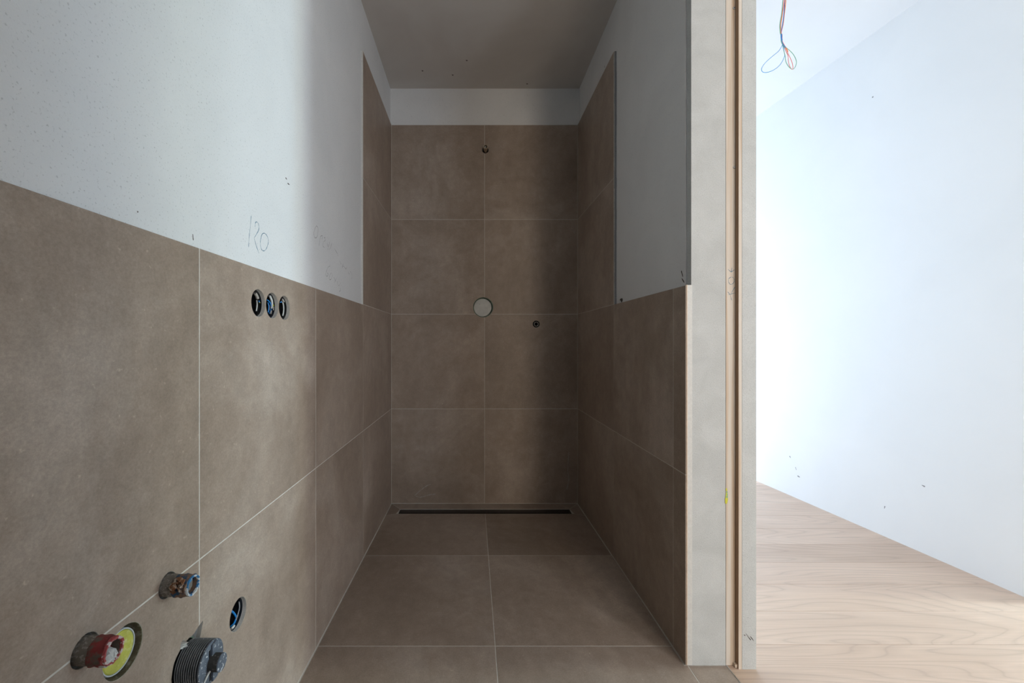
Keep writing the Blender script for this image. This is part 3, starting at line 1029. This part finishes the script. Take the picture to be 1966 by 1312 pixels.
# faint pencilled note running down towards the shower
marks('pencil_writing', wl, FL, -TL, [
    [(608, 433), (605, 438), (602.5, 448), (604, 456), (608, 456), (610.5, 447), (610.5, 438), (607.5, 434)],
    [(616, 453), (614, 460), (612.5, 472)], [(616, 454), (619, 452.5), (618, 460)],
    [(622, 458), (624, 456), (624, 462), (621, 465), (620, 472), (623, 476)],
    [(628, 466), (629, 474)], [(633, 464), (631, 473), (629, 480)], [(637, 468), (634, 476), (632, 480)],
    [(642, 478), (647, 486), (649, 492)],
    [(652, 500), (655, 508)], [(659, 506), (657, 514), (660, 511), (664, 517), (666, 513)],
    [(668, 522), (671, 527)], [(672, 521), (676, 528), (675, 536)],
    [(634, 511), (630, 513), (627, 520), (625.5, 527), (627.5, 531), (630, 527), (628, 524)],
    [(636, 524), (633, 529), (632, 536), (635, 537), (638, 530), (637, 525)],
    [(641, 532), (644, 540)], [(646, 534), (642, 543)], [(647, 540), (650, 549), (654, 543)], [(653, 553), (653.5, 558), (651, 560)],
], 0.0015, M['pencil_lo'], 'faint pencilled note')
# pencilled arrow and figures on the pine strip
marks('pencil_writing', dj, FJ, 0.0012, [
    [(1397.8, 517), (1403.5, 522.9)], [(1403.5, 522.9), (1410.3, 517.8)], [(1405.3, 514), (1403.5, 522.9)],
    [(1404, 532), (1399.5, 535), (1398.5, 540), (1401, 545.5), (1405, 546), (1409, 542), (1409.5, 536), (1405.5, 532)],
    [(1411, 551), (1404, 563)], [(1397, 560.5), (1402, 566.5)], [(1397.5, 566.5), (1411.5, 562.5)], [(1402, 566.5), (1404.5, 577)],
], 0.0013, M['pencil'], 'pencilled arrow and figures')
# scratches and chalky scuffs
marks('scuff_mark', wb, FB, 0, [[(796, 952), (806, 943), (818, 934), (827, 930)], [(798, 953), (808, 955), (822, 951), (836, 949)]], 0.008, M['scuff'])
marks('scuff_mark', wb, FB, 0, [[(1092, 868), (1091, 885), (1090, 905)], [(1090, 905), (1092, 922), (1088, 940)]], 0.005, M['scuff'])
marks('speck', wl, FL, -TL, [[(548, 341), (551, 345)], [(552, 352), (556, 355)], [(263, 405), (265, 408)], [(370, 450), (371, 462)]], 0.003, M['dirt'])
marks('speck', wr, FR, -TR, [[(1148, 57), (1147.5, 61)], [(1308, 520), (1311, 532)], [(1309, 535), (1314, 543)], [(1161, 126), (1160.5, 130)]], 0.004, M['dirt'])
mk = MB()
for x, y, L0 in ((811, 136, 4), (896, 116, 6), (869, 144, 4), (1012, 161, 4)):
    t = (HB - CAM.z) / ((VPY - y) / F_PX)
    X = (x - VPX) / F_PX * t
    mk.add([(X - 0.006, t - 0.004, 0), (X + 0.006, t - 0.004, 0), (X + 0.004, t + 0.006, 0), (X - 0.003, t + 0.005, 0), (X, t, -0.0015)],
           [(0, 1, 4), (1, 2, 4), (2, 3, 4), (3, 0, 4)])
mk.obj('speck', M['dirt'], bpy.data.objects['ceiling'], T(0, 0, HB - 0.0002))
marks('scuff_mark', whall, FH, 0, [[(1660, 30), (1664, 26), (1669, 24)], [(1674, 188), (1677, 185)], [(1516, 876), (1518, 880)], [(1527, 897), (1529, 903)],
                                   [(1531, 914), (1536, 917)], [(1699, 972), (1698, 977)], [(1770, 932), (1776, 935)]], 0.006, M['pencil_lo'])
marks('scuff_mark', dj, FJ, 0.0171, [[(1432, 1217), (1437, 1224), (1442, 1230)], [(1440, 1222), (1447, 1231)], [(1428, 1219), (1431, 1221)]], 0.002, M['dirt'])
# splash of yellow paint on the lining joint
marks('paint_mark', dj, FJ, 0.0014, [[(1394.5, 938), (1395.5, 950), (1394.0, 968)]], 0.006, M['yellow'])
marks('paint_mark', dj, FJ, 0.0016, [[(1395.5, 943), (1396.3, 950), (1395.2, 957)]], 0.003, M['green'])
